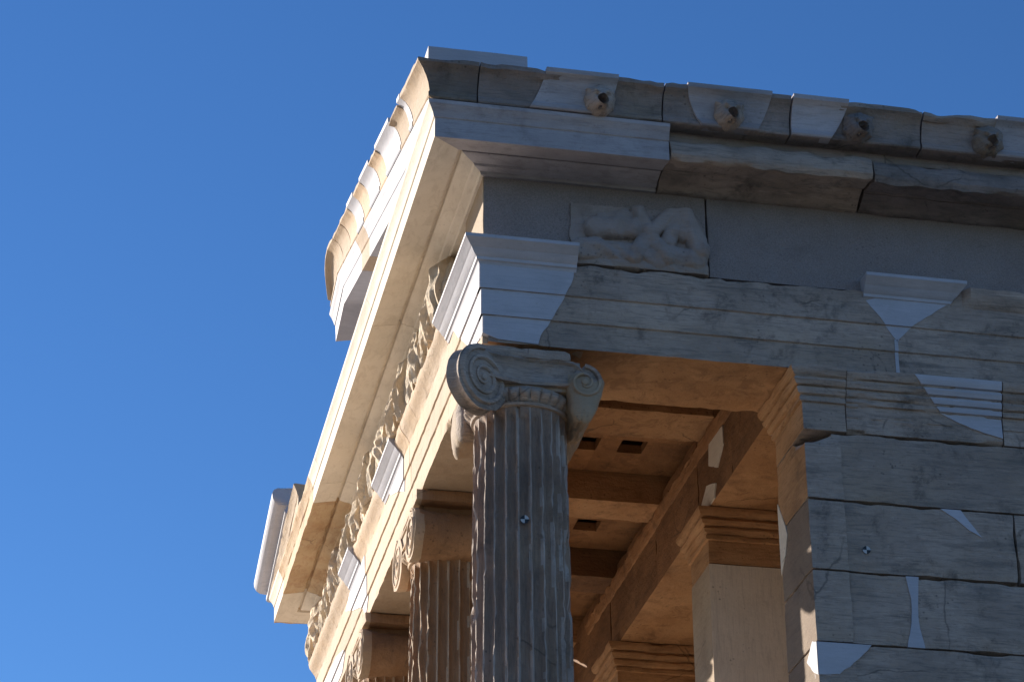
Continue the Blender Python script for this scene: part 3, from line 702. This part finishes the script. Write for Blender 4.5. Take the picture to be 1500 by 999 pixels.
# tympanum wall
bm = bmesh.new()
pts = [(-0.0, 0.30), (0.0, 2.58), (0.945, 0)]
v0 = [bm.verts.new((xx, yy, zz)) for xx in (0.03, 0.20) for yy, zz in ((0.42, 0.945), (2.55, 0.945), (2.55, 0.945 + 0.245 * 2.13), )]
bm.faces.new(v0[:3]); bm.faces.new(v0[3:][::-1])
for k in range(3): bm.faces.new((v0[k], v0[(k + 1) % 3], v0[3 + (k + 1) % 3], v0[3 + k]))
link('tympanum', bm, 'new', T)
bm = block(bmesh.new(), (-0.18, -0.200, 0.905), (XW, LE + 0.2, 0.990), step=0.5, chip=(0.002, 0.01)); block(bm, (0.1, 0.1, 0.81), (XW - .01, LE - 0.1, 0.91), step=0.5, chip=(0.002, 0.01)); link('roof', bm, 'greydark', T, 35)

# ---- anta, cella wall
XA = 1.323; WT = 0.385
mould = [(0.0, -0.150), (0.010, -0.148), (0.012, -0.128), (0.003, -0.126), (0.003, -0.120), (0.018, -0.117), (0.024, -0.100), (0.023, -0.092), (0.013, -0.090), (0.013, -0.083), (0.028, -0.080), (0.038, -0.062), (0.038, -0.054), (0.026, -0.051), (0.026, -0.044), (0.042, -0.041), (0.052, -0.018), (0.052, -0.003), (-0.05, -0.003), (-0.05, -0.150)]
anta = bmesh.new(); zc = [-0.273, -0.577, -0.883, -1.187, -1.49, -1.79, -2.09, FLOOR]
sd = 0
for k in range(7):
    f = None
    if k == 0:     # the big spall under the capital
        def f(p):
            if p.z > -0.34 and p.y < 0.13:
                d = max(0, 1 - (Vector((p.x - 1.335, p.y * 0.8, (p.z + 0.273) * 2.4))).length / 0.15)
                p.z -= 0.05 * d; p.x += 0.02 * d; p.y += 0.02 * d
            return p
    block(anta, (XA, 0.0, zc[k + 1] + 0.0035), (1.478, WT, zc[k] - 0.0035), step=0.025, chip=(0.001, 0.012), rough=0.001, seed=k * 3 + 1, fn=f)
ao = link('anta', anta, 'grey', T, 35)
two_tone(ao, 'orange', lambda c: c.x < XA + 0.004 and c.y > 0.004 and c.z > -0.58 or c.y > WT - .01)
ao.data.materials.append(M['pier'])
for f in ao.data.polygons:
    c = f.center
    if c.x < XA + 0.004 and f.material_index == 0 and c.y > 0.002: f.material_index = 2  # lower east face: shade put into the darker brown
cap = bmesh.new()
sweep(cap, mould, [(1.60, WT), (XA, WT), (XA, 0), (1.508, 0)], step=0.03, pstep=0.02, chip=0.006, rough=0.0012, seed=2)
block(cap, (XA + 0.001, 0.001, -0.271), (1.508, WT - 0.001, -0.12), step=0.03, chip=(0.001, 0.008), seed=5)
ac = link('anta_capital', cap, 'grey', ao, 30)
two_tone(ac, 'orange', lambda c: (c.x - XA) < c.y * 1.0 - 0.002 and c.x < XA + 0.01)
wall = bmesh.new()
wx = {0: [1.44, 3.05, XW], 1: [1.44, 2.197, 3.1, XW], 2: [1.44, 1.735, 2.66, 3.6, XW], 3: [1.44, 2.45, 3.3, XW], 4: [1.44, 1.9, 2.9, XW], 5: [1.44, 2.4, 3.6, XW], 6: [1.44, 2.2, 3.2, XW]}
for k in range(7):
    for j in range(len(wx[k]) - 1):
        sd += 1
        block(wall, (wx[k][j] + (0.003 if j else 0), 0.007, zc[k + 1] + 0.0035), (wx[k][j + 1] - 0.003, WT, zc[k] - 0.0035), step=0.03 if k < 4 and j < 2 else 0.08, chip=(0.001, 0.024), rough=0.0016, seed=sd * 2.7)
block(wall, (1.50, 0.05, FLOOR), (XW - .1, WT - 0.03, 0.0), step=1.0, chip=(0.001, 0.002), rough=0)
wo = link('wall', wall, 'grey', T, 35)
wm = [(o * 0.8 + (0.004 if o > 0 else 0), z) for o, z in mould[:-2]] + [(-0.3, -0.003), (-0.3, -0.271), (-0.004, -0.271), (-0.004, -0.205), (0.0, -0.203), (0.0, -0.16)]
swp('wall_crown', wm, [(1.512, 0), (2.184, 0)], 'grey', wo, step=0.025, pstep=0.02, chip=0.010, rough=0.0015, seed=5, smooth=28)
swp('wall_crown', wm, [(2.190, 0), (3.4, 0)], 'grey', wo, step=0.04, pstep=0.02, chip=0.010, rough=0.0015, seed=7, smooth=28)
swp('wall_crown', wm, [(3.406, 0), (XW, 0)], 'grey', wo, step=0.06, pstep=0.02, chip=0.010, rough=0.0015, seed=9, smooth=28)
# white repairs of the wall
def pface(poly, nm='marble_patch', y0=0.007, proud=0.003, mat='new', depth=0.05, lab=None):
    bm = inlay(bmesh.new(), poly, [(-9, 9, 0.0)], north(y0), depth=depth, proud=proud); return link(nm, bm, mat, wo, None, lab)
pr = [(o + 0.003, z) for o, z in wm[:18]] + [(0.043, -0.001), (-0.02, -0.001), (-0.02, -0.15)]
bm = sweep(bmesh.new(), pr, [(1.80, 0), (2.183, 0)], step=0.03, pstep=0.02, fn=lambda p: Vector((max(p.x, 1.80 + 0.115 * max(0, min(1, -p.z / 0.15))), p.y, p.z)))
inlay(bm, [(1.915, -0.15), (2.183, -0.15), (2.183, -0.243), (2.10, -0.224), (2.0, -0.19)], [(-9, 9, 0)], north(), depth=0.05, proud=0.003)
link('marble_patch', bm, 'new', wo, 20, 'white marble wedge in the wall crown')
pface([(1.884, -0.579), (1.971, -0.579), (2.007, -0.632), (2.054, -0.694), (2.0, -0.665), (1.945, -0.618)])
pface([(1.712, -0.885), (1.766, -0.885), (1.756, -0.98), (1.752, -1.08), (1.770, -1.185), (1.697, -1.185), (1.722, -1.08), (1.728, -0.98)], lab='narrow white strip between two wall blocks')
bm = inlay(bmesh.new(), [(XA, -1.19), (1.545, -1.19), (1.49, -1.25), (1.407, -1.318), (XA, -1.325)], [(-9, 9, 0)], north(), depth=0.05, proud=0.003)
inlay(bm, [(0.0, -1.19), (0.05, -1.17), (0.13, -1.23), (0.05, -1.30), (0.0, -1.325)], [(-9, 9, 0)], east(XA), depth=0.05, proud=0.003)
link('marble_patch', bm, 'new', ao)
bm = inlay(bmesh.new(), [(0.388, -0.44), (0.31, -0.56), (0.28, -0.62), (0.32, -0.70), (0.388, -0.76)], [(-9, 9, 0)], east(XA), depth=0.05, proud=0.003)
link('marble_patch', bm, 'pillar', ao)
# cella back and far side, seen only as darkness and bounce
blk('wall', (XA + 0.02, LE - WT, FLOOR), (XW, LE, 0.0), 'orange', T, step=0.4)
blk('anta', (XA, LE - WT - 0.001, FLOOR), (1.478, LE + 0.006, 0.0), 'tan', T, step=0.2)
blk('wall', (XW - 0.4, WT, FLOOR), (XW - 0.02, LE - WT, 0.4), 'orange', T, step=0.4)
swp('architrave_block', [(0, 0), (0, 0.43), (-WA, 0.43), (-WA, 0)], [(XW, LE), (WA + .004, LE)], 'tan', T, step=0.3, pstep=0.2)

# ---- beam over the cella front, carried by two pillars
BX = 1.338
for k, (ya, yb) in enumerate(((0.449, 1.06), (1.064, 1.628), (1.632, 2.42), (2.424, 3.39), (3.394, LE - 0.449))):
    blk('crossbeam', (BX + 0.002 * (k % 2), ya, 0.004), (BX + 0.40, yb, 0.44), 'brown', T, step=0.03, chip=(0.002, 0.018), seed=5 + k, rough=.0025)
cb = [(0.0, 0.295), (0.006, 0.300), (0.012, 0.318), (0.014, 0.332), (0.020, 0.340), (0.022, 0.362), (-0.02, 0.362), (-0.02, 0.295)]
swp('crossbeam_crown', cb, [(BX, 3.9), (BX, 0.452)], 'coffer', T, step=0.02, pstep=0.012, chip=0.034, rough=0.007, seed=12, cfreq=11.0)
bm = block(bmesh.new(), (BX + 0.001, 0.45, 0.0015), (BX + 0.40, LE - 0.45, 0.006), step=0.08, chip=(0.0005, 0.001), rough=0)
link('soffit_slab', bm, 'orange', T, 35)
def pillar(y0, y1):
    bm = bmesh.new(); px0, px1 = XA + 0.008, XA + 0.44
    block(bm, (px0, y0, FLOOR), (px1, y1, -0.265), step=0.05, chip=(0.001, 0.004), rough=0.0006, seed=y0)
    o = link('pillar', bm, 'pillar', T, 35); two_tone(o, 'tan2', lambda c: c.x < px0 + 0.003)  # east face coloured darker to stand in for porch shade
    bm = bmesh.new()
    pth = [(px1, (y0 + y1) / 2), (px1, y1), (px0, y1), (px0, y0), (px1, y0), (px1, (y0 + y1) / 2)]
    sweep(bm, mould, pth, step=0.03, pstep=0.02, chip=0.008, rough=0.0015, seed=y0)
    block(bm, (px0 + 0.001, y0 + 0.001, -0.262), (px1 - 0.001, y1 - 0.001, -0.13), step=0.04, chip=(0.001, 0.008), seed=y1)
    link('pillar_capital', bm, 'orange', o, 30)
pillar(1.47, 1.78); pillar(3.24, 3.55)
# pale repairs on the beam
def bp(poly, mat='newwarm'):
    bm = inlay(bmesh.new(), poly, [(-9, 9, 0)], east(BX), depth=0.03, proud=0.004); link('marble_patch', bm, mat, T)
bp([(1.17, 0.29), (1.40, 0.30), (1.42, 0.20), (1.28, 0.13), (1.17, 0.20)])
bp([(1.32, 0.07), (1.47, 0.12), (1.62, 0.03), (1.50, 0.006), (1.35, 0.006)])

# ---- porch ceiling: stone beams along the depth with coffer slabs between
CZ = 0.362
ys = [0.32, 1.235, 2.255, 3.225, 4.19]
for k, yb in enumerate(ys):
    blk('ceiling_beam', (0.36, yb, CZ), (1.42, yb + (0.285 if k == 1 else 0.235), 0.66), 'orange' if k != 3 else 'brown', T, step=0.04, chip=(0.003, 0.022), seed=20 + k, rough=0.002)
def coffer(y0, y1):
    bm = bmesh.new(); z0, z1 = 0.515, 0.56
    xs = [0.42, 0.55, 0.68, 0.81, 0.94, 0.985, 1.115, 1.40]
    xs = [0.36, 0.46, 0.58, 0.63, 0.755, 0.81, 0.94, 1.045, 1.17, 1.40]
    h = (y1 - y0); yy = [y0, y1 - 0.49, y1 - 0.35, y1 - 0.195, y1 - 0.05, y1]
    yy = [y0, y0 + 0.02, y0 + 0.03, y1 - 0.385, y1 - 0.245, y1 - 0.012]
    for i in range(9):
        for j in range(5):
            if i in (1, 3, 5, 7) and j == 3: continue
            block(bm, (xs[i], yy[j], z0), (xs[i + 1], yy[j + 1], z1), step=0.3, chip=(0.0003, 0.0006), rough=0)
    o = link('coffer_slab', bm, 'coffer', T, 35)  # slab colour darkened in place of shade in the recess
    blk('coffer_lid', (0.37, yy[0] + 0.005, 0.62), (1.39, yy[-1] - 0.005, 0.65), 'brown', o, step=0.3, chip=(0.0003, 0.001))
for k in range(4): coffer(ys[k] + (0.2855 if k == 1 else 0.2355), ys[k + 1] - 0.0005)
# front beam's inner face and side facing (dark patina) close the ceiling
blk('ceiling_slab', (0.30, 0.3, 0.665), (1.75, LE - 0.3, 0.70), 'brown', T, step=0.4)
blk('ceiling_slab', (1.745, 0.3, 0.30), (XW, LE - 0.3, 0.34), 'brown', T, step=0.4)

# ---- underside of the porch beams has its own brown patina
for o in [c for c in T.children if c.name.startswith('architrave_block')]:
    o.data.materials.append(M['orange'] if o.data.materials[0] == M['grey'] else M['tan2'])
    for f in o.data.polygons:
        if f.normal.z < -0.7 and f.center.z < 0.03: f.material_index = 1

# ------------------------------------------------------------------ survey targets
def target(pos, nrm, label):
    bm = bmesh.new(); nrm = Vector(nrm).normalized(); up = Vector((0, 0, 1)); sdv = nrm.cross(up).normalized(); up = sdv.cross(nrm); c = Vector(pos); r = 0.0165; n = 32
    f0 = [bm.verts.new(c + (sdv * cos(2 * pi * k / n) + up * sin(2 * pi * k / n)) * r) for k in range(n)]
    f1 = [bm.verts.new(v.co + nrm * 0.002) for v in f0]; cc = bm.verts.new(c + nrm * 0.002)
    for k in range(n):
        bm.faces.new((f0[k], f0[(k + 1) % n], f1[(k + 1) % n], f1[k]))
        f = bm.faces.new((f1[k], f1[(k + 1) % n], cc)); f.material_index = 1 if (k // (n // 4)) % 2 else 0
    bm.faces.new(f0[::-1])
    me = bpy.data.meshes.new('survey_target'); bmesh.ops.recalc_face_normals(bm, faces=bm.faces); bm.to_mesh(me); bm.free(); me.materials.append(M['black']); me.materials.append(M['white'])
    o = bpy.data.objects.new('survey_target', me); COL.objects.link(o); o['label'] = label; o['category'] = 'survey target'; o['group'] = 'survey targets stuck on the stone'
target((0.163, -0.001, -0.766), (-0.13, -1, 0), 'small round black and white survey target on the fluted column')
target((1.556, 0.004, -0.785), (0, -1, 0), 'small round black and white survey target on the grey block wall')
